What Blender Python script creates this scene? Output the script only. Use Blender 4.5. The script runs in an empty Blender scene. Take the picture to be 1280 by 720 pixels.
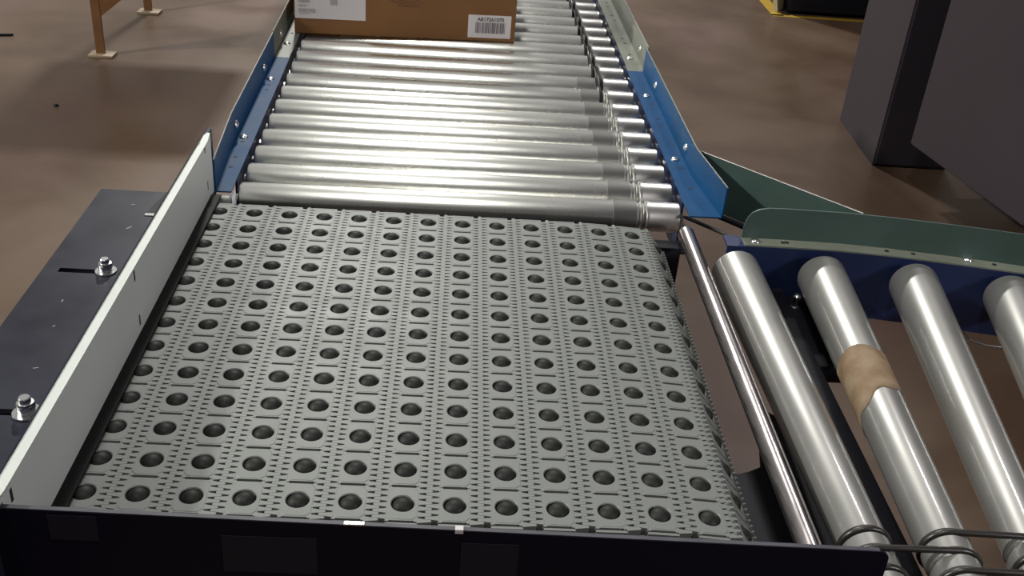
import bpy, bmesh, math, random
from mathutils import Vector, Matrix
random.seed(4)
PI = math.pi
S = bpy.context.scene
C = S.collection
U = 0.0508                    # pitch of the ball belt (2 in)
FLOOR = -0.80                 # belt surface is z = 0

# ------------------------------------------------------------------ materials
def mat(name, col, rough=0.5, metal=0.0, noise=0.0, nscale=20.0, rvar=0.0, aniso=0.0, axis='X',
        bump=0.0, bscale=200.0, col2=None, stretch=(1, 1, 1), spec=0.5, coat=0.0):
    m = bpy.data.materials.new(name); m.use_nodes = True
    nt = m.node_tree; b = nt.nodes['Principled BSDF']
    b.inputs['Base Color'].default_value = (*col, 1)
    b.inputs['Roughness'].default_value = rough
    b.inputs['Metallic'].default_value = metal
    b.inputs['Specular IOR Level'].default_value = spec
    b.inputs['Coat Weight'].default_value = coat; b.inputs['Coat Roughness'].default_value = .09
    if noise or rvar or bump:
        tc = nt.nodes.new('ShaderNodeTexCoord')
        mp = nt.nodes.new('ShaderNodeMapping'); mp.inputs['Scale'].default_value = stretch
        nt.links.new(tc.outputs['Object'], mp.inputs['Vector'])
        n = nt.nodes.new('ShaderNodeTexNoise'); n.inputs['Scale'].default_value = nscale
        n.inputs['Detail'].default_value = 5
        nt.links.new(mp.outputs['Vector'], n.inputs['Vector'])
        if noise:
            r = nt.nodes.new('ShaderNodeValToRGB')
            c2 = col2 if col2 else tuple(max(0, c * (1 - noise)) for c in col)
            r.color_ramp.elements[0].position = 0.32; r.color_ramp.elements[0].color = (*c2, 1)
            r.color_ramp.elements[1].position = 0.68; r.color_ramp.elements[1].color = (*col, 1)
            nt.links.new(n.outputs['Fac'], r.inputs['Fac'])
            nt.links.new(r.outputs['Color'], b.inputs['Base Color'])
        if rvar:
            mr = nt.nodes.new('ShaderNodeMapRange')
            mr.inputs['From Min'].default_value = 0.3; mr.inputs['From Max'].default_value = 0.7
            mr.inputs['To Min'].default_value = max(0.02, rough - rvar); mr.inputs['To Max'].default_value = rough + rvar
            nt.links.new(n.outputs['Fac'], mr.inputs['Value'])
            nt.links.new(mr.outputs['Result'], b.inputs['Roughness'])
        if bump:
            n2 = nt.nodes.new('ShaderNodeTexNoise'); n2.inputs['Scale'].default_value = bscale
            nt.links.new(mp.outputs['Vector'], n2.inputs['Vector'])
            bp = nt.nodes.new('ShaderNodeBump'); bp.inputs['Strength'].default_value = bump
            bp.inputs['Distance'].default_value = 0.001
            nt.links.new(n2.outputs['Fac'], bp.inputs['Height'])
            nt.links.new(bp.outputs['Normal'], b.inputs['Normal'])
    if aniso:
        b.inputs['Anisotropic'].default_value = aniso
        t = nt.nodes.new('ShaderNodeTangent'); t.direction_type = 'RADIAL'; t.axis = axis
        nt.links.new(t.outputs['Tangent'], b.inputs['Tangent'])
    return m

M = {}
M['roller'] = mat('galvanised_roller', (0.93, 0.93, 0.88), 0.27, 1.0, rvar=0.02, nscale=5, aniso=0.62, axis='X', coat=.4)
M['worn'] = mat('dull_roller', (0.74, 0.74, 0.70), 0.30, 1.0, noise=0.08, nscale=20, aniso=0.8, axis='X')  # duller metal for the sleeve and the grooves
M['taper'] = mat('zinc_tapered_roller', (0.265, 0.262, 0.248), 0.36, 0.60, noise=0.10, nscale=7, rvar=0.04, aniso=0.45, axis='Y', coat=.8)
M['chrome'] = mat('polished_steel', (0.50, 0.46, 0.46), 0.24, 1.0, noise=0.15, nscale=30, rvar=0.05, stretch=(8, .6, 8))
M['zinc'] = mat('zinc_hardware', (0.75, 0.76, 0.76), 0.25, 1.0)
M['dullsteel'] = mat('dull_steel', (0.35, 0.34, 0.33), 0.45, 0.8, noise=.3, nscale=30)
M['blue'] = mat('blue_paint', (0.006, 0.060, 0.165), 0.5, 0.0, noise=0.25, nscale=14, rvar=0.05, spec=.12)
M['navy'] = mat('navy_paint', (0.012, 0.022, 0.075), 0.38, 0.0, noise=0.3, nscale=8, rvar=0.05)
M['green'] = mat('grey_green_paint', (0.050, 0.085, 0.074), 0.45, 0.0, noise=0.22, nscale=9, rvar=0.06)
M['greenlit'] = mat('faded_and_lit_grey_green_paint', (0.15, 0.165, 0.13), 0.45, 0.0, noise=0.25, nscale=12, rvar=0.05)  # also the lit copy of the green, for the curved guard's flange
M['plate'] = mat('dark_painted_plate', (0.009, 0.010, 0.021), 0.42, 0.0, noise=0.35, nscale=10, rvar=0.08, spec=.28)
M['black'] = mat('black_painted_steel', (0.006, 0.006, 0.010), 0.5, spec=.2)
M['panel'] = mat('black_front_panel', (0.004, 0.003, 0.009), 0.5, 0.0, spec=.15)
M['paneledge'] = mat('worn_panel_edge', (0.045, 0.045, 0.06), 0.5, 0.0, noise=.4, nscale=40)
M['sticker'] = mat('dark_grey_patch', (0.011, 0.010, 0.016), 0.5, spec=.2)  # dark grey of the rectangles on the front panel
M['rubber'] = mat('black_rubber', (0.006, 0.006, 0.006), 0.6, spec=.15)
M['belt'] = mat('grey_belt_plastic', (0.122, 0.131, 0.123), 0.5, 0.0, noise=0.08, nscale=25, rvar=0.04)
M['ball'] = mat('charcoal_ball', (0.015, 0.016, 0.014), 0.55, 0.0, noise=0.4, nscale=90, spec=.2)
M['pin'] = mat('hinge_pin_plastic', (0.17, 0.18, 0.17), 0.5)
M['railedge'] = mat('bare_rail_edge', (0.20, 0.20, 0.18), 0.5)
M['oring'] = mat('brown_black_urethane', (0.016, 0.014, 0.012), 0.35)
M['uhmw'] = mat('milky_plastic', (0.50, 0.53, 0.505), 0.5, 0.0, noise=0.06, nscale=6)
M['uhmw'].node_tree.nodes['Principled BSDF'].inputs['Subsurface Weight'].default_value = 0.6
M['uhmw'].node_tree.nodes['Principled BSDF'].inputs['Subsurface Radius'].default_value = (.030, .032, .022)
M['hole'] = mat('dark_hole', (0.004, 0.004, 0.006), 0.7)
M['carton'] = mat('brown_cardboard', (0.175, 0.078, 0.022), 0.8, 0.0, noise=0.13, nscale=9, bump=.15, bscale=120)
M['paper'] = mat('white_paper', (0.48, 0.455, 0.46), 0.6)
M['ink'] = mat('printed_ink', (0.055, 0.045, 0.05), 0.6)
M['greyink'] = mat('pale_printed_ink', (0.25, 0.23, 0.24), 0.6)
M['brownink'] = mat('dark_brown_ink', (0.085, 0.028, 0.012), 0.7)
M['orange'] = mat('orange_paint', (0.145, 0.062, 0.018), 0.55, noise=.3, nscale=12)
M['foot'] = mat('dusty_foot_plate', (0.20, 0.15, 0.10), 0.6)
M['cabinet'] = mat('grey_cabinet_paint', (0.038, 0.029, 0.036), 0.6, noise=.15, nscale=2)
M['darkcab'] = mat('dark_grey_paint', (0.018, 0.013, 0.020), 0.6, noise=.1, nscale=2)
M['yellow'] = mat('yellow_floor_tape', (0.35, 0.22, 0.02), 0.5, noise=.25, nscale=14)
M['cream'] = mat('cream_board', (0.55, 0.46, 0.26), 0.6)
M['tape'] = mat('brown_masking_tape', (0.25, 0.19, 0.13), 0.7, noise=.5, nscale=28, col2=(0.15, 0.095, 0.05), spec=.2)
M['wire'] = mat('silver_wire', (.6, .6, .6), .3, 1.0)

def floor_mat():
    m = bpy.data.materials.new('sealed_concrete'); m.use_nodes = True
    nt = m.node_tree; b = nt.nodes['Principled BSDF']; L = nt.links.new
    tc = nt.nodes.new('ShaderNodeTexCoord')
    def noise(scale, detail=4, rot=0, st=(1, 1, 1), dist=0):
        mp = nt.nodes.new('ShaderNodeMapping'); mp.inputs['Scale'].default_value = st
        mp.inputs['Rotation'].default_value = (0, 0, rot)
        L(tc.outputs['Object'], mp.inputs['Vector'])
        n = nt.nodes.new('ShaderNodeTexNoise'); n.inputs['Scale'].default_value = scale
        n.inputs['Detail'].default_value = detail; n.inputs['Distortion'].default_value = dist
        L(mp.outputs['Vector'], n.inputs['Vector']); return n
    big = noise(0.8, 2, 0.3, dist=.4); med = noise(2.2, 4, 0.6, dist=.5); fine = noise(60, 3)
    r = nt.nodes.new('ShaderNodeValToRGB')
    r.color_ramp.elements[0].position = 0.33; r.color_ramp.elements[0].color = (0.059, 0.033, 0.023, 1)
    r.color_ramp.elements[1].position = 0.66; r.color_ramp.elements[1].color = (0.104, 0.069, 0.054, 1)
    e = r.color_ramp.elements.new(0.5); e.color = (0.079, 0.052, 0.034, 1)
    L(big.outputs['Fac'], r.inputs['Fac'])
    mx = nt.nodes.new('ShaderNodeMix'); mx.data_type = 'RGBA'; mx.blend_type = 'MULTIPLY'
    r2 = nt.nodes.new('ShaderNodeValToRGB')
    r2.color_ramp.elements[0].position = 0.32; r2.color_ramp.elements[0].color = (0.740, 0.700, 0.660, 1)
    r2.color_ramp.elements[1].position = 0.55; r2.color_ramp.elements[1].color = (1, 1, 1, 1)
    L(med.outputs['Fac'], r2.inputs['Fac'])
    mx.inputs[0].default_value = 0.75
    L(r.outputs['Color'], mx.inputs[6]); L(r2.outputs['Color'], mx.inputs[7])
    L(mx.outputs[2], b.inputs['Base Color'])
    mr = nt.nodes.new('ShaderNodeMapRange')
    mr.inputs['From Min'].default_value = .3; mr.inputs['From Max'].default_value = .7
    mr.inputs['To Min'].default_value = .27; mr.inputs['To Max'].default_value = .48
    L(med.outputs['Fac'], mr.inputs['Value']); L(mr.outputs['Result'], b.inputs['Roughness'])
    bp = nt.nodes.new('ShaderNodeBump'); bp.inputs['Strength'].default_value = .12; bp.inputs['Distance'].default_value = .002
    L(fine.outputs['Fac'], bp.inputs['Height']); L(bp.outputs['Normal'], b.inputs['Normal'])
    b.inputs['Specular IOR Level'].default_value = .36
    return m
M['floor'] = floor_mat()

# ------------------------------------------------------------------ helpers
def obj(name, bm, m, parent=None, smooth=None, loc=None, rot=None):
    """link one bmesh as ONE mesh object; m may be a list of materials (face.material_index)"""
    me = bpy.data.meshes.new(name)
    bmesh.ops.recalc_face_normals(bm, faces=bm.faces)
    bm.to_mesh(me); bm.free()
    for x in (m if isinstance(m, (list, tuple)) else [m]): me.materials.append(x)
    if smooth is not None:
        me.polygons.foreach_set('use_smooth', [True] * len(me.polygons))
        me.set_sharp_from_angle(angle=math.radians(smooth))
    o = bpy.data.objects.new(name, me); C.objects.link(o)
    if parent: o.parent = parent
    if loc: o.location = loc
    if rot: o.rotation_euler = rot
    return o

def empty(name, loc=(0, 0, 0), rz=0.0):
    o = bpy.data.objects.new(name, None); C.objects.link(o)
    o.location = loc; o.rotation_euler = (0, 0, rz); o.empty_display_size = .05
    return o

def tag(o, label=None, cat=None, group=None, kind=None):
    if label: o['label'] = label
    if cat: o['category'] = cat
    if group: o['group'] = group
    if kind: o['kind'] = kind
    return o

def box(bm, x0, x1, y0, y1, z0, z1, mi=0, M4=None):
    vs = [bm.verts.new(v) for v in ((x0, y0, z0), (x1, y0, z0), (x1, y1, z0), (x0, y1, z0),
                                    (x0, y0, z1), (x1, y0, z1), (x1, y1, z1), (x0, y1, z1))]
    if M4:
        for v in vs: v.co = M4 @ v.co
    for f in ((0, 3, 2, 1), (4, 5, 6, 7), (0, 1, 5, 4), (1, 2, 6, 5), (2, 3, 7, 6), (3, 0, 4, 7)):
        bm.faces.new([vs[i] for i in f]).material_index = mi
    return vs

def bevbox(x0, x1, y0, y1, z0, z1, b=.002, seg=2):
    bm = bmesh.new(); box(bm, x0, x1, y0, y1, z0, z1)
    bmesh.ops.bevel(bm, geom=bm.edges[:], offset=b, segments=seg, affect='EDGES', profile=.5)
    return bm

def lathe(bm, prof, axis='X', seg=48, M4=None, mis=None, a0=0, a1=2 * PI):
    """prof: list of (t, r) along the axis; closed with end discs when r>0 at the ends"""
    rings = []
    for t, r in prof:
        ring = []
        for k in range(seg):
            a = 2 * PI * k / seg
            c, s = r * math.cos(a), r * math.sin(a)
            co = {'X': (t, c, s), 'Y': (s, t, c), 'Z': (c, s, t)}[axis]
            v = Vector(co)
            if M4: v = M4 @ v
            ring.append(bm.verts.new(v))
        rings.append(ring)
    for i in range(len(rings) - 1):
        for k in range(seg):
            f = bm.faces.new((rings[i][k], rings[i][(k + 1) % seg], rings[i + 1][(k + 1) % seg], rings[i + 1][k]))
            if mis: f.material_index = mis[i]
    bm.faces.new(rings[0]); bm.faces.new(rings[-1])

def prism(bm, pts, z0, z1, M4=None, mi=0):
    """outline in xy extruded in z"""
    lo = [bm.verts.new((x, y, z0)) for x, y in pts]; hi = [bm.verts.new((x, y, z1)) for x, y in pts]
    if M4:
        for v in lo + hi: v.co = M4 @ v.co
    n = len(pts)
    fs = [bm.faces.new(lo), bm.faces.new(hi)] + [bm.faces.new((lo[i], lo[(i + 1) % n], hi[(i + 1) % n], hi[i])) for i in range(n)]
    for f in fs: f.material_index = mi

def tube(bm, pts, r, seg=10, closed=False):
    n = len(pts); rings = []
    P = [Vector(p) for p in pts]
    up = Vector((0, 0, 1))
    for i in range(n):
        a = P[(i - 1) % n] if (closed or i > 0) else P[i]
        b = P[(i + 1) % n] if (closed or i < n - 1) else P[i]
        d = (b - a).normalized()
        s = d.cross(up)
        if s.length < .05: s = d.cross(Vector((0, 1, 0)))
        s.normalize(); w = s.cross(d).normalized()
        rings.append([bm.verts.new(P[i] + s * (r * math.cos(2 * PI * k / seg)) + w * (r * math.sin(2 * PI * k / seg))) for k in range(seg)])
    m = n if closed else n - 1
    for i in range(m):
        A, B = rings[i], rings[(i + 1) % n]
        for k in range(seg): bm.faces.new((A[k], A[(k + 1) % seg], B[(k + 1) % seg], B[k]))
    if not closed: bm.faces.new(rings[0]); bm.faces.new(rings[-1])

def holed(bm, u0, u1, v0, v1, holes, w0, w1, swap=None):
    """plate in uv with rectangular through-holes; swap maps (u,v,w)->(x,y,z)"""
    us = sorted({u0, u1} | {h[0] for h in holes} | {h[1] for h in holes})
    vs = sorted({v0, v1} | {h[2] for h in holes} | {h[3] for h in holes})
    us = [u for u in us if u0 <= u <= u1]; vs = [v for v in vs if v0 <= v <= v1]
    f3 = swap or (lambda u, v, w: (u, v, w)); cache = {}
    def V(i, j, w):
        k = (i, j, w)
        if k not in cache: cache[k] = bm.verts.new(f3(us[i], vs[j], w))
        return cache[k]
    def solid(i, j):
        if not (0 <= i < len(us) - 1 and 0 <= j < len(vs) - 1): return False
        cu, cv = (us[i] + us[i + 1]) / 2, (vs[j] + vs[j + 1]) / 2
        return not any(h[0] < cu < h[1] and h[2] < cv < h[3] for h in holes)
    for i in range(len(us) - 1):
        for j in range(len(vs) - 1):
            if not solid(i, j): continue
            for w in (w0, w1): bm.faces.new((V(i, j, w), V(i + 1, j, w), V(i + 1, j + 1, w), V(i, j + 1, w)))
            for (di, dj, a, b) in ((-1, 0, (i, j), (i, j + 1)), (1, 0, (i + 1, j), (i + 1, j + 1)),
                                   (0, -1, (i, j), (i + 1, j)), (0, 1, (i, j + 1), (i + 1, j + 1))):
                if not solid(i + di, j + dj):
                    bm.faces.new((V(*a, w0), V(*b, w0), V(*b, w1), V(*a, w1)))

# ------------------------------------------------------------------ setting
bm = bmesh.new(); box(bm, -9, 9, -5, 14, FLOOR - .1, FLOOR)
tag(obj('floor', bm, M['floor']), kind='structure')

# ------------------------------------------------------------------ ball belt
def cell_mesh(bm, yc):
    """one belt cell: body with a round hole, raised chamfered pad and knuckles"""
    B = .0158; H = U / 2 - .0005; R = .0113; N = 40
    def outline(hx, hy, ch, notch=0, nd=0):
        q = [(hx, 0)]
        if ch: q += [(hx, hy - ch), (hx - ch, hy)]
        else: q += [(hx, hy)]
        if notch: q += [(notch, hy), (notch - .0003, hy - nd)]
        q += [(0, hy - nd)]
        full = list(q)
        full += [(-x, y) for x, y in reversed(q[:-1])]
        full += [(x, -y) for x, y in reversed(full[1:-1])]
        return full
    def hit(poly, a):
        d = (math.cos(a), math.sin(a)); best = None
        for i in range(len(poly)):
            p, q = poly[i], poly[(i + 1) % len(poly)]
            ex, ey = q[0] - p[0], q[1] - p[1]
            den = d[0] * ey - d[1] * ex
            if abs(den) < 1e-12: continue
            t = (p[0] * ey - p[1] * ex) / den; s = (p[0] * d[1] - p[1] * d[0]) / den
            if t > 0 and -1e-6 <= s <= 1 + 1e-6 and (best is None or t < best): best = t
        return (d[0] * best, d[1] * best)
    body = outline(B, H, 0,   .0122, .0013)
    pad = outline(B - .0006, H - .0026, .0046)
    ang = sorted({round(2 * PI * k / N, 6) for k in range(N)} |
                 {round(math.atan2(y, x) % (2 * PI), 6) for x, y in body + pad})
    def ring(pts, z): return [bm.verts.new((x, y + yc, z)) for x, y in pts]
    zt = 0.0; zb = -.0004
    bodyp = [hit(body, a) for a in ang]; padp = [hit(pad, a) for a in ang]
    circ = [(R * math.cos(a), R * math.sin(a)) for a in ang]
    circ2 = [((R + .0009) * math.cos(a), (R + .0009) * math.sin(a)) for a in ang]
    padtop = [(x * .965, y * .975) for x, y in padp]
    rs = [ring(bodyp, -.010), ring(bodyp, zb), ring(padp, zb), ring(padtop, zt), ring(circ2, zt), ring(circ, -.0009), ring(circ, -.010)]
    n = len(ang)
    for a, b in zip(rs, rs[1:] + rs[:1]):
        for k in range(n): bm.faces.new((a[k], a[(k + 1) % n], b[(k + 1) % n], b[k]))
    # knuckles, six per cell and side, tapering to the tip
    p = U / 6
    for k in range(6):
        for side in (1, -1):
            y = yc - U / 2 + p * (k + (.25 if side > 0 else .75))
            x0 = B - .001; x1 = U - B - .0064
            w0, w1 = .0031, .0017
            q = [(x0, y - w0 - .0006), (x0 + .0018, y - w0), (x1 - .0012, y - w1), (x1, y - w1 * .4), (x1, y + w1 * .4), (x1 - .0012, y + w1), (x0 + .0018, y + w0), (x0, y + w0 + .0006)]
            prism(bm, [(side * x, yy) for x, yy in q], -.0095, zb + .0002)

NR = 13
bm = bmesh.new()
for r in range(NR): cell_mesh(bm, r * U)
for s in (1, -1):                                     # edge rims of the strip
    y = -U / 2 - .0035 if s < 0 else (NR - 1) * U + U / 2 + .0005
    box(bm, -.0155, .0155, y, y + .003, -.010, -.0012)
mod0 = obj('belt_module', bm, M['belt'], smooth=25)
modmesh = mod0.data
bm = bmesh.new()
bmesh.ops.create_uvsphere(bm, u_segments=28, v_segments=16, radius=.0116)
ball0 = obj('ball', bm, M['ball'], smooth=60); ballmesh = ball0.data
bm = bmesh.new(); lathe(bm, [(-.006, .0036), (.0045, .0036), (.006, .0026)], 'Y', 14)
pin0 = obj('hinge_pin', bm, M['pin'], smooth=40); pinmesh = pin0.data
bpy.data.objects.remove(mod0); bpy.data.objects.remove(ball0); bpy.data.objects.remove(pin0)

belt = tag(empty('ball_belt', (0, 0, 0)), 'wide grey plastic modular belt studded with dark round balls', 'conveyor belt')
# hinge path: flat, then wrapping down over the drum at the right
path = []
x = -8.5 * U
for c in range(-8, 4): path.append((x, 0.0, 0.0)); x += U
z = 0.0
angs = [2.0, 4.2, 50.0, 88.0, 128.0, 168.0]
for a in angs:
    path.append((x, z, math.radians(a))); x += U * math.cos(math.radians(a)); z -= U * math.sin(math.radians(a))
mods = []; cand = []
camP = Vector((-.0175, -.781, .701))
for i, (hx, hz, a) in enumerate(path):
    o = bpy.data.objects.new('belt_module', modmesh); C.objects.link(o); o.parent = belt
    cx = hx + U / 2 * math.cos(a); cz = hz - U / 2 * math.sin(a)
    o.location = (cx, 0, cz); o.rotation_euler = (0, a, 0)
    mods.append(o)
    if i < 16:
        p = bpy.data.objects.new('hinge_pin', pinmesh); C.objects.link(p); p.parent = o
        p.location = (U / 2, (NR - 1) * U + U / 2 - .0015, -.0035)
    for r in range(NR):
        wz = cz - .0080 * math.cos(a); wx = cx - .0080 * math.sin(a)
        P = Vector((wx, r * U, wz)); nrm = Vector((math.sin(a), 0, math.cos(a)))
        vis = nrm.dot(camP - P) > 0.02 and wx > -.375
        cand.append(((P - camP).length + (0 if vis else 100), i, r, P))
cand.sort(key=lambda t: t[0])
for d, i, r, P in cand[:100]:
    b = bpy.data.objects.new('ball', ballmesh); C.objects.link(b); b.parent = mods[i]
    b.location = (0, r * U, -.0080)
    b.rotation_euler = (random.random() * 3, random.random() * 3, random.random() * 3)
bm = bmesh.new()
for d, i, r, P in cand[100:]:
    if i > 15: continue
    bmesh.ops.create_uvsphere(bm, u_segments=24, v_segments=14, radius=.0116, matrix=Matrix.Translation(P))
o = obj('ball', bm, M['ball'], belt, smooth=60); tag(o, kind='stuff')

# drum shaft of the belt
shaft = tag(empty('drive_shaft', (.279, .3, -.062)), 'dark steel drive shaft inside the right-hand wrap of the ball belt', 'shaft')
bm = bmesh.new(); lathe(bm, [(-.345, .0125), (.36, .0125)], 'Y', 20); obj('shaft', bm, M['dullsteel'], shaft, 40)
for k in range(5):
    bm = bmesh.new()
    prof = [(-.012, .030), (-.011, .034), (.011, .034), (.012, .030)]
    lathe(bm, prof, 'Y', 24); obj('sprocket', bm, M['rubber'], shaft, 30, loc=(0, -.26 + k * .13, 0))

# ------------------------------------------------------------------ transfer frame
fr = tag(empty('transfer_frame', (0, .3, FLOOR)), 'dark steel frame around the ball belt, with bolted side plate and black front panel', 'conveyor frame')
def fz(bm_name, bm, m, smooth=None, **k):
    o = obj(bm_name, bm, m, fr, smooth); o.location = (0, -.3, -FLOOR)
    for a, v in k.items(): o[a] = v
    return o
ZP = -.030
bm = bmesh.new()
holed(bm, -.5625, -.398, -.30, .724, [(-.541, -.482, .463, .474), (-.535, -.470, .150, .161)], ZP - .006, ZP)
side_plate = fz('side_plate', bm, M['plate'])
bm = bmesh.new(); prism(bm, [(-.474, .648), (-.458, .648), (-.452, .7235), (-.462, .7235)], ZP, ZP + .0012)
obj('slotted_tab', bm, M['hole'], side_plate)
bm = bmesh.new(); box(bm, -.474, -.460, .640, .6475, ZP, ZP + .0012)  # bright piece put in as the glint at the tab's near end
obj('glint_piece', bm, M['zinc'], side_plate)
bm = bmesh.new(); box(bm, -.56, -.40, -.29, .715, ZP - .016, ZP - .010)      # flange under the plate seen through the slots
box(bm, -.5625, -.556, -.30, .724, ZP - .05, ZP - .0062)
fz('under_flange', bm, M['dullsteel'])
fz('backing_angle', bevbox(-.3930, -.3850, -.30, .722, -.10, .084, .0015), M['plate'], 30)
# front panel with slightly sloping top, rounded far corner
def top_z(x): return .0733 - .0182 * (x + 0)
bm = bmesh.new()
pts = [(-.90, -.30), (.381, -.30), (.381, top_z(.38) - .016)]
for k in range(1, 6):
    a = PI / 2 * k / 6; pts.append((.371 + .010 * math.cos(a), top_z(.37) - .010 + .010 * math.sin(a)))
pts += [(.371, top_z(.371)), (-.90, top_z(-.90))]
prism(bm, pts, 0, .0035, Matrix.Translation((0, -.110, 0)) @ Matrix.Rotation(PI / 2, 4, 'X'))
front = fz('front_panel', bm, M['panel'])
bm = bmesh.new()
prism(bm, [(-.90, top_z(-.90)), (-.90, top_z(-.90) + .0012), (.371, top_z(.371) + .0012), (.371, top_z(.371))], 0, .0042,
      Matrix.Translation((0, -.1095, 0)) @ Matrix.Rotation(PI / 2, 4, 'X'))
e = obj('panel_edge', bm, M['paneledge'], front); tag(e, 'pale worn top edge of the panel')
for n_, x0, x1, z0, z1 in (('grey_patch', -.198, -.118, .018, .059), ('grey_patch', .005, .055, .02, .060), ('grey_patch', -.340, -.300, .048, .075)):
    bm = bmesh.new(); box(bm, x0, x1, -.1142, -.1136, z0, z1)
    obj(n_, bm, M['sticker'], front)  # thin dark grey rectangles on the panel's front
bm = bmesh.new(); box(bm, -.001, .006, -.1150, -.1095, .0715, .0758); obj('edge_glint', bm, M['paper'], front)  # pale pieces stand in for glints on the panel's top edge
bm = bmesh.new(); box(bm, -.095, -.078, -.1138, -.1098, .0752, .0767); obj('edge_glint', bm, M['zinc'], front)
# cross member beneath the far edge, drop box, right side plate with rounded corner
fz('cross_member', bevbox(-.385, .340, .645, .672, -.34, -.040, .002), M['black'], 30)
bm = bmesh.new()
pts = [(.355, -.10), (.47, -.10), (.47, .24), (.41, .29)]
for k in range(5):
    a = PI / 2 * k / 4; pts.append((.385 + .018 * math.cos(a + .3), .285 + .018 * math.sin(a + .3)))
pts += [(.355, .20)]
prism(bm, [(.30, -.105), (.445, -.105), (.445, .22), (.418, .300), (.405, .315), (.392, .300), (.372, .200), (.355, .19), (.30, .17)], -.106, -.100)
fz('drip_plate', bm, M['black'])
for (x, y) in ((-.37, -.07), (.15, -.07), (-.37, .60), (.15, .60)):
    fz('leg', bevbox(x - .022, x + .022, y - .022, y + .022, FLOOR, -.11, .003), M['black'], 30)
bm = bmesh.new(); box(bm, -.385, -.300, -.10, .66, -.16, -.13); box(bm, -.385, .30, -.10, -.06, -.16, -.13); box(bm, -.385, .25, .60, .644, -.175, -.165)
box(bm, -.40, -.388, -.3, .72, -.16, -.03)
fz('base_rail', bm, M['black'])
# bolts in the slots
def nut(name, x, y, s, parent, ref):
    w = bmesh.new(); lathe(w, [(0, .0125 * s), (.0012, .0130 * s), (.0022, .0125 * s)], 'Z', 28)
    o = obj(name, w, M['zinc'], parent, 40); o.location = ref(x, y)
    h = bmesh.new(); hp = [(.0085 * s * math.cos(PI / 3 * k + .4), .0085 * s * math.sin(PI / 3 * k + .4)) for k in range(6)]
    prism(h, hp, .0022, .0110 * s); bmesh.ops.bevel(h, geom=h.edges[:], offset=.0008, segments=1, affect='EDGES')
    lathe(h, [(.0108 * s, .0078 * s), (.0125 * s, .0074 * s), (.0128 * s, .0055 * s), (.0172 * s, .0053 * s), (.0180 * s, .0045 * s)], 'Z', 20)
    q = obj('hex_nut', h, M['zinc'], o, 30)
    return o
nut('slot_bolt', -.479, .470, 1.12, fr, lambda x, y: (x, y - .3, ZP - FLOOR))
nut('slot_bolt', -.469, .155, 1.22, fr, lambda x, y: (x, y - .3, ZP - FLOOR))
# scuffs on the side plate: small bare-metal scratches
for x, y, l, a in ((-.545, .215, .014, 2.2), (-.49, .24, .006, .3), (-.50, .33, .004, 1), (-.50, .675, .005, .4), (-.485, .60, .01, 1.0), (-.51, .39, .006, 1.6)):
    bm = bmesh.new(); box(bm, -l / 2, l / 2, -.0007, .0007, 0, .0003)
    obj('paint_chip', bm, M['dullsteel'], side_plate, loc=(x, y, ZP), rot=(0, 0, a))

# polished bar between belt and side rollers
bm = bmesh.new()
lathe(bm, [(-.05, .0105), (-.048, .0125), (.648, .0125), (.650, .0105)], 'Y', 32)
bar = obj('guide_bar', bm, M['chrome'], None, 40, loc=(.3505, 0, -.0155), rot=(0, 0, math.radians(.6)))
tag(bar, 'polished round steel bar running along the right edge of the ball belt', 'bar')

# milky guide strip along the left
gs = tag(empty('guide_strip', (-.382, .28, 0)), 'milky white plastic guide strip standing on edge along the left of the belt', 'guide strip')
bm = bmesh.new()
hs = []
for y, z_ in ((.636, .0856), (.6375, .0267), (.276, .0795), (.2764, .0196), (-.092, .0754), (-.092, .0196)):
    hs.append((y - .0027, y + .0027, z_ - .0072, z_ + .0072))
holed(bm, -.16, .672, .002, .0955, hs + [(-.16, -.1085, .002, .0835)], -.3845, -.376, swap=lambda u, v, w: (w, u, v))
bmesh.ops.remove_doubles(bm, verts=bm.verts[:], dist=1e-5)
top_e = [e for e in bm.edges if all(abs(v.co.z - .0955) < 1e-5 for v in e.verts) and e.is_manifold and abs(e.verts[0].co.x - e.verts[1].co.x) < 1e-6]
bmesh.ops.bevel(bm, geom=top_e, offset=.0035, segments=3, affect='EDGES')
o = obj('strip', bm, M['uhmw'], gs, 35); o.location = (.382, -.28, 0)
for a, b, c, d in hs:
    bm = bmesh.new(); box(bm, -.3840, -.3763, a, b, c, d)
    q = obj('slot', bm, M['hole'], o)

bm = bevbox(-.3765, -.3615, -.10, .655, .0012, .0050, .001)  # dark strip added for the shadow under the guide strip's foot
o = obj('foot_shadow', bm, M['rubber'], gs); o.location = (.382, -.28, 0); o['label'] = 'black strip standing in for the shadow along the foot of the plastic'

# ------------------------------------------------------------------ main roller conveyor
TH = .017
rc = tag(empty('roller_conveyor', (0, .7145, 0), TH), 'straight conveyor of bright galvanised rollers leading away beyond the ball belt', 'roller conveyor')
PITCH = .0738; NROLL = 26; RR = .0240
def roller_bm(bands):
    prof = [(-.347, .014), (-.3465, .0205), (-.3440, .0232), (-.340, RR), (.262, RR), (.2745, RR),
            (.2765, .0208), (.2795, .0208), (.2815, .0232), (.2835, .0232), (.2855, .0208), (.2885, .0208), (.2905, RR + .0006),
            (.2945, RR + .0006), (.297, RR), (.338, RR), (.3425, .0234), (.3448, .0212), (.3455, .014)]
    bm = bmesh.new(); mis = [0] * (len(prof) - 1)
    mis[3] = 0
    for i in range(4, len(prof) - 1): mis[i] = 0
    for i in range(5, 12): mis[i] = 1
    lathe(bm, prof, 'X', 56, mis=mis)
    lathe(bm, [(-.352, .0055), (.352, .0055)], 'X', 6)
    return bm
base_r = obj('roller', roller_bm(0), [M['roller'], M['worn']], rc, 32, loc=(0, 0, -RR))
rolls = [base_r]
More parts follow.
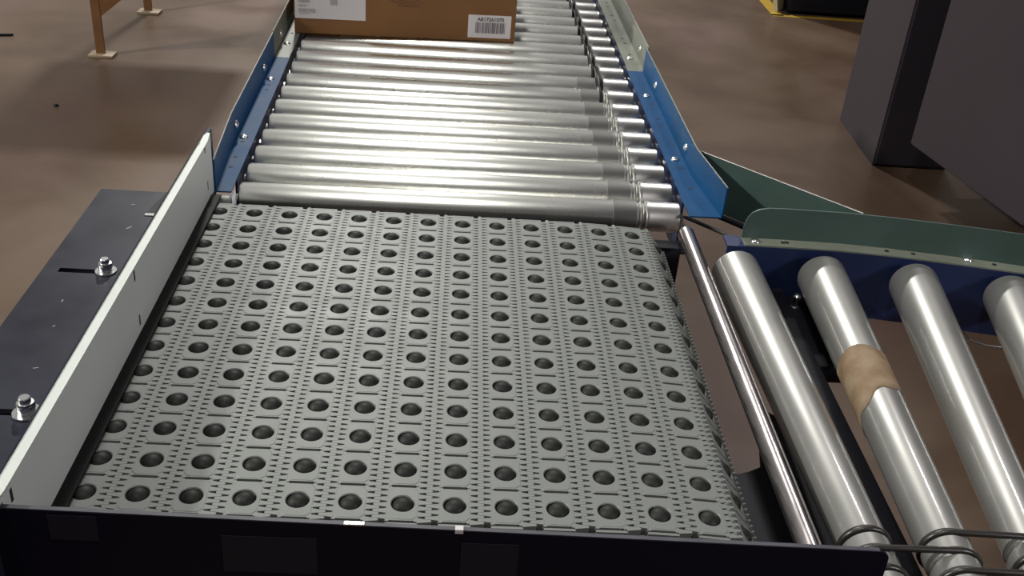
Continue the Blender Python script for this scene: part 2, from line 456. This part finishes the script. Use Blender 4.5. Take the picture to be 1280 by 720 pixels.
for i in range(1, NROLL):
    o = base_r.copy(); C.objects.link(o); o.parent = rc; o.location = (0, i * PITCH, -RR); rolls.append(o)
for i, o in enumerate(rolls): o.rotation_euler = (i * 1.3, 0, 0)
# thin sleeve of each near roller (dull section beside the grooves)
bm = bmesh.new(); lathe(bm, [(.236, RR + .00005), (.2362, RR + .00025), (.2735, RR + .00025), (.2738, RR + .00005)], 'X', 56)
w0 = obj('dull_section', bm, M['worn'], rolls[0], 32)  # 'worn' is just the duller metal here
for i in range(1, 9):
    w = w0.copy(); C.objects.link(w); w.parent = rolls[i]
# drive bands in the grooves of the far rollers
def stadium(y0, y1, r, zc, n=14):
    out = []
    for k in range(n + 1): a = PI / 2 + PI * k / n; out.append((y0 + r * math.cos(a), zc + r * math.sin(a)))
    for k in range(n + 1): a = -PI / 2 + PI * k / n; out.append((y1 + r * math.cos(a), zc + r * math.sin(a)))
    return out
band0 = None
for i in range(NROLL - 1):
    gx = .2780 if i % 2 else .2870
    if i < 7: continue
    key = i % 2
    bm = bmesh.new(); tube(bm, [(0, y, z_) for y, z_ in stadium(0, PITCH, .0232, -RR)], .0026, 8, True)
    if band0 is None:
        band0 = obj('drive_band', bm, M['rubber'], rc, 60)
        b = band0
    else:
        bm.free(); b = band0.copy(); C.objects.link(b); b.parent = rc
    b.location = (gx, i * PITCH, 0)
# side channels
LEN = 1.96; Y0 = .025
for sx in (-1, 1):
    bm = bmesh.new()
    xi = .3545 * sx; xo = .392 * sx
    a, b = sorted((xi, xi + .003 * sx)); box(bm, a, b, Y0, LEN, -.100, -.0055)
    a, b = sorted((xi, xo)); box(bm, a, b, Y0, LEN, -.0055, -.003); box(bm, a, b, Y0, LEN, -.103, -.100)
    obj('side_channel', bm, M['navy'], rc)
    # row of axle holes' hex axle ends
# angle guard rails: flange and upright in one folded sheet, holes through the flange
def rail(sx, ya, yb, xi, fold, h, m, flare, holes, name):
    """folded sheet; flare = list of (y, fold offset)"""
    bm = bmesh.new(); T = .0024
    ys = sorted({ya, yb} | {y for y, _ in flare if ya <= y <= yb})
    def fo(y):
        f = flare
        if y <= f[0][0]: return f[0][1]
        for (a, va), (b, vb) in zip(f, f[1:]):
            if y <= b: return va + (vb - va) * (y - a) / (b - a)
        return f[-1][1]
    secs = []
    for y in ys:
        q = fold + fo(y)
        prof = [(xi, -.0028), (xi, -.0004), (q - .003, -.0004), (q - T, .0012), (q - T, h), (q, h), (q, -.0008), (q - .002, -.0028)]
        secs.append([bm.verts.new((sx * px, y, pz)) for px, pz in prof])
    n = len(secs[0])
    for A, B in zip(secs, secs[1:]):
        for k in range(n): bm.faces.new((A[k], A[(k + 1) % n], B[(k + 1) % n], B[k]))
    bm.faces.new(secs[0]); bm.faces.new(secs[-1])
    o = obj(name, bm, m, rc, 30)
    bme = bmesh.new()
    tube(bme, [(sx * (fold + fo(y) - T / 2), y, h + .0004) for y in ys], .0011, 6); obj('worn_edge', bme, M['railedge'], o, 60)
    bmh = bmesh.new()
    for hx, hy in holes: lathe(bmh, [(0, .0036), (.0003, .0036)], 'Z', 14, Matrix.Translation((sx * hx, hy, -.0004)))
    if holes:
        hh = obj('punched_holes', bmh, M['hole'], o)
    else: bmh.free()
    return o
FR = [(-.045, .018), (.115, 0), (2, 0)]
FL = [(-.06, -.008), (.16, .002), (2, .002)]
rb = rail(1, -.040, .655, .352, .3875, .050, M['blue'], FR, [(.373, .062), (.371, .146), (.371, .379), (.371, .342), (.373, .457)], 'blue_guard_rail')
lb = rail(-1, -.030, .614, .353, .384, .050, M['blue'], FL, [(.370, .165), (.370, .10), (.370, .06), (.370, .42), (.370, .445)], 'blue_guard_rail')
rg = rail(1, .6552, 1.96, .354, .392, .052, M['greenlit'], [(-1, 0), (3, 0)], [(.374, 1.198), (.373, 1.16), (.373, 1.08), (.374, 1.039), (.373, .888), (.375, .852), (.373, .769)], 'grey_guard_rail')
lg = rail(-1, .6142, 1.96, .354, .386, .052, M['greenlit'], [(-1, 0), (3, 0)], [(.370, .85), (.370, .78)], 'grey_guard_rail')
for o, t in ((rb, 'dark blue folded rail'), (lb, 'dark blue folded rail'), (rg, 'faded grey-green folded rail'), (lg, 'faded grey-green folded rail')): o['label'] = t
def dome_bm():
    bm = bmesh.new(); lathe(bm, [(0, .0075), (.0012, .0073), (.0028, .0058), (.0040, .0034), (.0045, .001)], 'Z', 18); return bm
db = None
def bolt(parent, loc, rot=(0, 0, 0)):
    global db
    if db is None: db = obj('bolt', dome_bm(), M['zinc'], parent, 50); b = db
    else: b = db.copy(); C.objects.link(b); b.parent = parent
    b.location = loc; b.rotation_euler = rot
    return b
for y, par in ((.183, rb), (.502, rb), (.740, rg)):
    bolt(par, (.369, y, -.0004)); bolt(par, (.3851 if par is rb else .3896, y, .022), (0, -PI / 2, 0))
for y, par in ((.184, lb), (.478, lb), (.704, lg)):
    bolt(par, (-.371, y, -.0004)); bolt(par, (-.3828 if par is lb else -.3836, y, .022), (0, PI / 2, 0))
# roller axle nuts seen between roller ends and left channel
for y in (.30, 1.20):
    for sx in (-1, 1):
        lg_ = bmesh.new(); box(lg_, sx * .25 - .02, sx * .25 + .02, y - .02, y + .02, FLOOR, -.1035); obj('leg', lg_, M['navy'], rc)
bm = bmesh.new(); box(bm, -.352, .352, .29, .31, -.12, -.104); box(bm, -.352, .352, 1.19, 1.21, -.12, -.104); obj('cross_brace', bm, M['navy'], rc)

# small grey rubber foot where left rail meets the strip
bm = bevbox(-.375, -.349, .655, .671, -.020, -.002, .004, 3)
tag(obj('bumper_block', bm, M['pin'], None, 40), 'small grey block between the guide strip end and the left blue rail', 'block')

# ------------------------------------------------------------------ curved conveyor with tapered rollers
cc = tag(empty('curved_conveyor', (.6, .2, 0)), 'curved conveyor of thick tapered rollers on the right with navy channel and grey-green guard', 'roller conveyor')
def ccobj(name, bm, m, smooth=None, parent=None):
    o = obj(name, bm, m, parent or cc, smooth)
    if parent is None: o.location = (-.6, -.2, 0)
    return o
RF = .0355; TAP = (.0355 - .0262) / .575
def rrad(s): return RF - TAP * s
tr = []
ROLL = [(.408, .574, -.4), (.5385, .572, 4.1), (.677, .563, 9.0), (.814, .541, 13.6)]
GR = (.585, .611, .637)
for (tx, ty, ang) in ROLL:
    a = math.radians(ang)
    # local frame: s runs from far end towards the camera; tops stay level at z=0
    prof = [(0.0, .018), (.0012, RF - .003), (.004, RF)]
    s = .01
    prof += [(.58, rrad(.58))]
    for g in GR:
        prof += [(g - .0055, rrad(g)), (g - .0035, rrad(g) - .0035), (g + .0035, rrad(g) - .0035), (g + .0055, rrad(g))]
    prof += [(.678, rrad(.678)), (.681, rrad(.681) - .003), (.682, .012)]
    bm = bmesh.new()
    tilt = math.atan(TAP)
    lathe(bm, [(-t, r) for t, r in prof], 'Y', 64)
    lathe(bm, [(-.69, .0055), (.012, .0055)], 'Y', 6)
    o = obj('tapered_roller', bm, M['taper'], cc, 32)
    # far end centre below the level top, axis rises towards the camera as the roller thins
    o.location = (tx - .6, ty - .2, -RF); o.rotation_euler = (-tilt, 0, -a); tr.append((o, tx, ty, a))
def axis_pt(i, s):
    _, tx, ty, a = tr[i]
    return Vector((tx - math.sin(a) * s, ty - math.cos(a) * s, -RF + TAP * s))
# drive bands between neighbouring tapered rollers
def band(i, j, g):
    A, B = axis_pt(i, g), axis_pt(j, g)
    r = rrad(g) - .0035 + .0030
    d = (B - A); d.z = 0; L_ = d.length; d.normalize(); up = Vector((0, 0, 1)); pts = []
    n = 14
    for k in range(n + 1):
        a = PI / 2 + PI * k / n; pts.append(A + d * (r * math.cos(a)) + up * (r * math.sin(a)))
    for k in range(n + 1):
        a = -PI / 2 + PI * k / n; pts.append(B + d * (r * math.cos(a)) + up * (r * math.sin(a)))
    bm = bmesh.new(); tube(bm, pts, .0035, 10, True)
    ccobj('drive_band', bm, M['oring'], 60)
for i, g in ((0, GR[0]), (0, GR[2]), (3, GR[0])):
    c_ = axis_pt(i, g); a_ = tr[i][3]; r = rrad(g) - .0005; d_ = Vector((math.cos(a_), -math.sin(a_), 0))
    bm = bmesh.new(); tube(bm, [c_ + d_ * (r * math.cos(2 * PI * k / 32)) + Vector((0, 0, r * math.sin(2 * PI * k / 32))) for k in range(32)], .0035, 10, True)
    ccobj('drive_band', bm, M['oring'], 60)
band(0, 1, GR[1]); band(1, 2, GR[0]); band(1, 2, GR[2]); band(2, 3, GR[1])
# torn masking tape around the second roller
bm = bmesh.new(); n = 48; s0, s1 = .245, .352; rings = []
for k in range(n):
    a = 2 * PI * k / n
    sa = s0 + .004 * math.sin(3 * a); sb = s1 + .020 * math.sin(a - 2.3) + .004 * math.sin(5 * a)
    col_ = []
    for q in range(7):
        s = sa + (sb - sa) * q / 6; r = rrad(s) + .0004
        col_.append(bm.verts.new((r * math.sin(a), -s, r * math.cos(a))))
    rings.append(col_)
for k in range(n):
    A, B = rings[k], rings[(k + 1) % n]
    for q in range(6): bm.faces.new((A[q], A[q + 1], B[q + 1], B[q]))
tp = obj('masking_tape', bm, M['tape'], tr[1][0], 60); tp['label'] = 'worn brown masking tape wrapped round the roller'
mod = tp.modifiers.new('thickness', 'SOLIDIFY'); mod.thickness = .0003; mod.offset = 1
# outer channel, following the curve
XS = [(.395, .592), (.48, .5925), (.568, .590), (.64, .5825), (.711, .571), (.77, .561), (.829, .549), (.90, .532), (.97, .510), (1.08, .472), (1.19, .428), (1.30, .375)]
def sweep(bm, prof, xs, capped=True):
    secs = []
    for i, (x_, y_) in enumerate(xs):
        a = xs[max(0, i - 1)]; b = xs[min(len(xs) - 1, i + 1)]
        t = Vector((b[0] - a[0], b[1] - a[1], 0)).normalized(); nrm = Vector((-t.y, t.x, 0))
        secs.append([bm.verts.new(Vector((x_, y_, 0)) + nrm * u + Vector((0, 0, v))) for u, v in prof])
    n = len(prof)
    for A, B in zip(secs, secs[1:]):
        for k in range(n): bm.faces.new((A[k], A[(k + 1) % n], B[(k + 1) % n], B[k]))
    if capped: bm.faces.new(secs[0]); bm.faces.new(secs[-1])
bm = bmesh.new()
sweep(bm, [(0, -.003), (0, -.112), (.034, -.112), (.034, -.109), (.003, -.109), (.003, -.006), (.034, -.006), (.034, -.003)], XS)
ccobj('outer_channel', bm, M['navy'])
GX = [(.421, .592)] + XS[1:]
# guard: lower flange (caught light put into its paler paint) and upright with rounded free corner
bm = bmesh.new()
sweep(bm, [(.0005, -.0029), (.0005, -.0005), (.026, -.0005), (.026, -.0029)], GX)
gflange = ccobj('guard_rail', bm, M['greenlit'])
bm = bmesh.new()
secs = []
G2 = [(.421, .592), (.424, .592), (.430, .592), (.440, .5925), (.455, .5925)] + XS[1:]
Hc = [.020, .032, .041, .047, .050]
for i, (x_, y_) in enumerate(G2):
    h = Hc[i] if i < len(Hc) else .0505
    a = G2[max(0, i - 1)]; b = G2[min(len(G2) - 1, i + 1)]
    t = Vector((b[0] - a[0], b[1] - a[1], 0)).normalized(); nrm = Vector((-t.y, t.x, 0))
    base = Vector((x_, y_, 0))
    secs.append([bm.verts.new(base + nrm * u + Vector((0, 0, v))) for u, v in ((.0238, -.0005), (.0238, h), (.0262, h), (.0262, -.0005))])
for A, B in zip(secs, secs[1:]):
    for k in range(4): bm.faces.new((A[k], A[(k + 1) % 4], B[(k + 1) % 4], B[k]))
bm.faces.new(secs[0]); bm.faces.new(secs[-1])
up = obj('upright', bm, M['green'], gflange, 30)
for x_, y_ in ((.440, .606), (.759, .582)): bolt(gflange, (x_, y_, -.0004))
bmh = bmesh.new()
for x_, y_ in ((.482, .606), (.488, .607), (.639, .597), (.678, .592), (.795, .571)): lathe(bmh, [(0, .0036), (.0003, .0036)], 'Z', 14, Matrix.Translation((x_, y_, -.0005)))
obj('punched_holes', bmh, M['hole'], gflange)
# inner channel, below the edge of the frame
bm = bmesh.new(); XI = [(.39, -.135), (.47, -.135), (.56, -.145), (.65, -.165)]
sweep(bm, [(0, -.003), (0, -.112), (-.030, -.112), (-.030, -.109), (-.003, -.109), (-.003, -.006), (-.030, -.006), (-.030, -.003)], XI)
ccobj('inner_channel', bm, M['navy'])
# black brace between first two rollers, bracket and bolt
bm = bevbox(.448, .489, -.13, .586, -.100, -.068, .002)
ccobj('cross_brace', bm, M['black'], 30)
bm = bevbox(.490, .548, .395, .588, -.108, -.080, .004)
br = ccobj('bracket', bm, M['black'], 30)
bm = bmesh.new(); lathe(bm, [(-.005, .007), (0, .007), (.0005, .0045), (.012, .0045), (.013, .006), (.018, .006), (.020, .004)], 'Z', 16)
b_ = obj('bolt', bm, M['zinc'], br, 35, loc=(.503, .553, -.079))
for x_, y_ in ((1.28, .415), (.47, -.19), (.62, -.20)):
    bm = bmesh.new(); box(bm, x_ - .017, x_ + .017, y_ - .015, y_ + .015, FLOOR, -.1125); ccobj('leg', bm, M['navy'])
# wire on the floor side of the channel
bm = bmesh.new()
tube(bm, [(.79, .600, -.112), (.80, .598, -.140), (.814, .594, -.150), (.835, .585, -.153), (.863, .575, -.150), (.90, .562, -.145), (.93, .55, -.112)], .0022, 8)
tag(obj('wire', bm, M['wire'], None, 60), 'short silver wire hanging under the navy curved channel at right edge', 'wire')

# guard rail of the spur behind
sp = tag(empty('spur_guard_rail', (.42, .86, 0)), 'long dark green guard plate slanting away behind the end of the right blue rail', 'guard rail')
A = Vector((.395, .845)); B = Vector((.64, .600)); d = (B - A).normalized(); nrm = Vector((-d.y, d.x))
bm = bmesh.new()
def qp(t, w, z_): v = A + (B - A) * t + nrm * w; return (v.x - .42, v.y - .86, z_)
vs = []
A0, B0 = A - d * .10, B + d * .06
def corner(P_, w, z_): v = P_ + nrm * w; return (v.x - .42, v.y - .86, z_)
lo = [corner(A, 0, -.052), corner(B - d * .05, 0, -.052), corner(B - d * .05, .0024, -.052), corner(A, .0024, -.052)]
hi = [corner(A, 0, .040), corner(B - d * .05, 0, .040), corner(B - d * .05, .0024, .040), corner(A, .0024, .040)]
L_ = [bm.verts.new(v) for v in lo]; H_ = [bm.verts.new(v) for v in hi]
bm.faces.new(L_); bm.faces.new(H_)
for k in range(4): bm.faces.new((L_[k], L_[(k + 1) % 4], H_[(k + 1) % 4], H_[k]))
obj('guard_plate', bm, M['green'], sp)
bm = bmesh.new(); tube(bm, [corner(A, .001, .0408), corner(B - d * .05, .001, .0408)], .0014, 8); obj('top_edge', bm, M['dullsteel'], sp, 60)
bm = bmesh.new(); P1 = corner(A, -.004, -.056); P2 = corner(B - d * .05, -.004, -.056)
tube(bm, [P1, P2], .005, 8); obj('lower_rod', bm, M['black'], sp, 60)
bm = bmesh.new(); P1 = corner(A, -.018, -.075); P2 = corner(B - d * .05, -.018, -.075)
tube(bm, [P1, P2], .0035, 8); obj('lower_rod', bm, M['dullsteel'], sp, 60)


# ------------------------------------------------------------------ cardboard box on the far rollers
ang = math.atan2(.033, .481)
cb = tag(empty('cardboard_box', (-.378, 1.487, 0), ang), 'brown cardboard box with white labels riding on the far rollers', 'box')
W, D, H = .482, .34, .24
bm = bevbox(0, W, 0, D, .0006, H, .0025, 2); obj('carton', bm, M['carton'], cb, 30)
bm = bmesh.new(); box(bm, -.0002, W + .0002, D / 2 - .025, D / 2 + .025, H, H + .0004); obj('packing_tape', bm, M['tape'], cb)
# big shipping label, upper left of the front
bm = bmesh.new(); box(bm, .002, .153, -.0006, -.0001, .0345, .135); l1 = obj('shipping_label', bm, M['paper'], cb); l1['label'] = 'large white label with pale grey print'
bm = bmesh.new()
def bars(bm, x0, x1, z0, z1, n, seed):
    rnd = random.Random(seed); x_ = x0; st = (x1 - x0) / n
    for k in range(n):
        w = st * rnd.choice((.35, .5, .7)); box(bm, x_, x_ + w, -.0009, -.0006, z0, z1); x_ += st
bars(bm, .010, .046, .0475, .0560, 22, 1)
bars(bm, .010, .034, .0685, .0790, 16, 2)
bars(bm, .077, .093, .0655, .0800, 9, 3)
bars(bm, .010, .060, .092, .120, 24, 5)
obj('label_print', bm, M['greyink'], l1)
bm = bmesh.new()
for x0, x1, z_ in ((.010, .030, .0630), (.010, .026, .0600), (.010, .034, .0440)): box(bm, x0, x1, -.0009, -.0006, z_, z_ + .0012)
obj('fine_print', bm, M['greyink'], l1)
# barcode sticker lower right
bx0, bx1, bz0, bz1 = .377, .472, .0085, .0590
bm = bmesh.new(); prism(bm, [(bx0, bz0), (bx1, bz0), (bx1, bz1), (bx0, bz1)], 0, .0006, Matrix.Rotation(PI / 2, 4, 'X')); l2 = obj('barcode_label', bm, M['paper'], cb); l2['label'] = 'white sticker printed A817261070 over a barcode'
bm = bmesh.new(); bars(bm, bx0 + .0165, bx1 - .0115, bz0 + .0105, bz0 + .0345, 26, 9); obj('barcode', bm, M['ink'], l2)
fc = bpy.data.curves.new('number', 'FONT'); fc.body = 'A817261070'; fc.size = .0115; fc.extrude = .0001; fc.offset = .00035
fo = bpy.data.objects.new('number', fc); C.objects.link(fo)
bpy.context.view_layer.update()
dg = bpy.context.evaluated_depsgraph_get(); me = bpy.data.meshes.new_from_object(fo.evaluated_get(dg))
bpy.data.objects.remove(fo)
me.materials.clear(); me.materials.append(M['ink'])
fo = bpy.data.objects.new('printed_number', me); C.objects.link(fo); fo.parent = l2
wx = max(v.co.x for v in me.vertices)
sc = .059 / wx
fo.scale = (sc, 1, 1); fo.location = (bx0 + .020, -.0008, bz0 + .0375); fo.rotation_euler = (PI / 2, 0, 0)
# printed oval and small line in brown ink
bm = bmesh.new(); pts = []
for k in range(25):
    a = PI + PI * k / 24; pts.append((.243 + .042 * math.cos(a), -.0004, .092 + .016 * math.sin(a)))
tube(bm, pts, .0011, 6)
pts = [(.243 + .030 * math.cos(PI * 1.1 + PI * .7 * k / 16), -.0004, .0935 + .012 * math.sin(PI * 1.1 + PI * .7 * k / 16)) for k in range(17)]
tube(bm, pts, .0006, 6)
obj('printed_oval', bm, M['brownink'], cb, 60)
bm = bmesh.new(); rnd = random.Random(3); x_ = .222
while x_ < .266:
    w = rnd.uniform(.0015, .003); box(bm, x_, x_ + w, -.0004, -.0001, .0690, .0690 + .0026); x_ += w + .0007
obj('printed_line', bm, M['brownink'], cb)

# ------------------------------------------------------------------ orange stand at the far left
st = tag(empty('orange_stand', (-1.52, 3.9, FLOOR)), 'orange steel stand on slim legs with flat foot plates, top left of the floor', 'stand')
def stleg(x_, y_, tilt=0):
    bm = bmesh.new(); w = .018
    prism(bm, [(-w, -.008), (w, -.008), (w, .004), (.004, .006), (.004, w), (-.004, w), (-.004, .006), (-w, .004)], .012, 1.0)
    o = obj('leg', bm, M['orange'], st, loc=(x_ + 1.52, y_ - 3.9, 0))
    bm = bevbox(-.046, .056, -.036, .034, 0, .012, .002); obj('foot_plate', bm, M['foot'], o, 30)
stleg(-1.525, 3.590); stleg(-1.505, 4.250)
bm = bmesh.new()
prism(bm, [(.020, .17), (.30, .40), (.30, 1.0), (.020, 1.0)], 0, .012, Matrix.Translation((-.005, -.305, 0)) @ Matrix.Rotation(PI / 2, 4, 'X'))
obj('gusset', bm, M['orange'], st)
bm = bevbox(-.06, .60, -.34, .38, 1.0, 1.06, .004); obj('top_frame', bm, M['orange'], st, 30)
bm = bmesh.new(); box(bm, -.02, .02, -.29, .34, .62, .66); obj('side_rail', bm, M['orange'], st)

bm = bmesh.new(); prism(bm, [(-.03, -.012), (.034, .006), (.036, .016), (-.02, .004), (-.03, .008)], 0, .010)
tag(obj('wood_splinter', bm, M['black'], None, loc=(-1.995, 3.765, FLOOR)), 'small dark scrap lying on the floor at the left picture edge', 'scrap')
bm = bmesh.new(); bmesh.ops.create_icosphere(bm, subdivisions=2, radius=.010, matrix=Matrix.Diagonal((1, .8, .5, 1)))
tag(obj('pebble', bm, M['black'], None, 40, loc=(-1.508, 2.988, FLOOR + .005)), 'tiny dark crumb alone on the open floor below the orange stand', 'crumb')

# ------------------------------------------------------------------ grey cabinets right, dark crate with yellow tape
cab = tag(empty('narrow_cabinet', (1.70, 3.1, FLOOR)), 'tall narrow dark grey steel cabinet standing left of the big grey cabinet', 'cabinet')
bm = bmesh.new()
q = [(1.574, 2.880), (1.855, 2.870), (1.875, 3.356), (1.595, 3.360)]
prism(bm, [(x_ - 1.70, y_ - 3.1) for x_, y_ in q], .0, 2.1)
obj('body', bm, M['cabinet'], cab)
bm = bmesh.new(); box(bm, -.120, .150, -.2335, -.2245, .012, 2.05); o = obj('front_door', bm, M['darkcab'], cab)
bm = bevbox(-.09, -.075, -.246, -.232, 1.0, 1.12, .003); obj('handle', bm, M['dullsteel'], o, 30)
big = tag(empty('large_cabinet', (2.2, 2.7, FLOOR)), 'large dark grey steel cabinet filling the right edge behind the curved conveyor', 'cabinet')
q = [(1.593, 2.660), (1.714, 2.015), (2.50, 2.165), (2.38, 2.805)]
ZC = .18
bm = bmesh.new(); prism(bm, [(x_ - 2.2, y_ - 2.7) for x_, y_ in q], ZC, 2.1)
bmesh.ops.bevel(bm, geom=bm.edges[:], offset=.006, segments=2, affect='EDGES'); obj('body', bm, M['cabinet'], big, 30)
dx, dy = .786 / .8, .150 / .8
bm = bmesh.new(); box(bm, .02, .78, -.012, -.001, ZC + .03, 2.06); o = obj('front_door', bm, M['darkcab'], big, loc=(1.714 - 2.2, 2.015 - 2.7, 0), rot=(0, 0, math.atan2(.150, .786)))
bm = bevbox(.70, .72, -.035, -.012, 1.0, 1.15, .003); obj('handle', bm, M['dullsteel'], o, 30)
for lx, ly in ((2.05, 2.60), (2.12, 2.40), (2.40, 2.30), (2.32, 2.72)):
    bm = bevbox(lx - 2.22, lx - 2.18, ly - 2.72, ly - 2.68, 0, ZC + .001, .004); obj('leg', bm, M['black'], big, 30)
crate = tag(empty('dark_crate', (2.3, 5.3, FLOOR)), 'black box inside the yellow floor line at the top right of the floor', 'crate')
bm = bevbox(-.50, .55, -.30, .45, .02, .62, .006); obj('body', bm, M['black'], crate, 30)
bm = bmesh.new()
for x_ in (-.45, .0, .45): box(bm, x_ - .05, x_ + .05, -.28, .43, 0, .02)
obj('runner', bm, M['black'], crate)
bm = bmesh.new()
box(bm, -.012, .012, -.19, .19, 0, .16)
tag(obj('cream_board', bm, M['cream'], None, loc=(1.835, 5.20, FLOOR), rot=(0, -.22, -.55)), 'cream coloured board standing on the floor against the black crate', 'board')
bm = bmesh.new()
box(bm, 1.70, 1.765, 4.958, 6.2, FLOOR, FLOOR + .0012); box(bm, 1.70, 3.2, 4.945, 4.985, FLOOR, FLOOR + .0012)
tag(obj('trim_1', bm, M['yellow']), kind='structure')

# ------------------------------------------------------------------ light: high-bay lamps of the hall, one added low fill, dim ambient
w = bpy.data.worlds.new('World'); S.world = w; w.use_nodes = True
nt = w.node_tree; bg = nt.nodes['Background']
# bright hall ceiling ahead and to the left, dim towards the right and behind
tc = nt.nodes.new('ShaderNodeTexCoord')
vm = nt.nodes.new('ShaderNodeVectorMath'); vm.operation = 'DOT_PRODUCT'; vm.inputs[1].default_value = (-.36, .62, .70)
nt.links.new(tc.outputs['Generated'], vm.inputs[0])
cr = nt.nodes.new('ShaderNodeValToRGB')
cr.color_ramp.elements[0].position = 0.0; cr.color_ramp.elements[0].color = (.075, .068, .078, 1)
cr.color_ramp.elements[1].position = 1.0; cr.color_ramp.elements[1].color = (.62, .62, .60, 1)
e = cr.color_ramp.elements.new(.45); e.color = (.13, .125, .13, 1)
nt.links.new(vm.outputs['Value'], cr.inputs['Fac']); nt.links.new(cr.outputs['Color'], bg.inputs['Color'])
bg.inputs['Strength'].default_value = .52
def lamp(x_, y_, z_, e, sx=.5, sy=.5, col=(1, .985, .93)):
    l = bpy.data.lights.new('bay_and_fill_lamp', 'AREA'); l.shape = 'RECTANGLE'; l.size = sx; l.size_y = sy
    l.energy = e; l.color = col
    o = bpy.data.objects.new('bay_and_fill_lamp', l); C.objects.link(o); o.location = (x_, y_, z_)
    d = Vector((0, .5, 0)) - Vector((x_, y_, z_))
    return o
lamp(-5.6, .5, 4.0, 800, .5, .5)
lamp(-1.02, 8.0, 5.0, 700, .5, .5)
lamp(-.72, -.9, 5.0, 120, .4, .4)
lamp(2.4, 5.5, 5.0, 90, .4, .4, (1, .94, .95))
o = lamp(2.5, -1.5, 1.5, 42, .35, .35, (1, .95, .96)); o.rotation_euler = (Vector((-.1, .3, 0)) - o.location).to_track_quat('-Z', 'Y').to_euler()  # low unseen fill, added to brighten the guide strip's face

# ------------------------------------------------------------------ camera
cam = bpy.data.cameras.new('camera'); co = bpy.data.objects.new('camera', cam); C.objects.link(co)
cam.sensor_width = 36; cam.lens = 1311.6967 / 1280 * 36; cam.clip_start = .02
co.rotation_mode = 'XYZ'
co.location = (-0.01752505, -0.78092352, 0.70133731)
co.rotation_euler = (1.0448613, -0.0739705, -0.0276648)
S.camera = co
S.view_settings.view_transform = 'Standard'; S.view_settings.look = 'None'
S.view_settings.exposure = -0.10; S.view_settings.gamma = 1.0; S.view_settings.use_curve_mapping = False
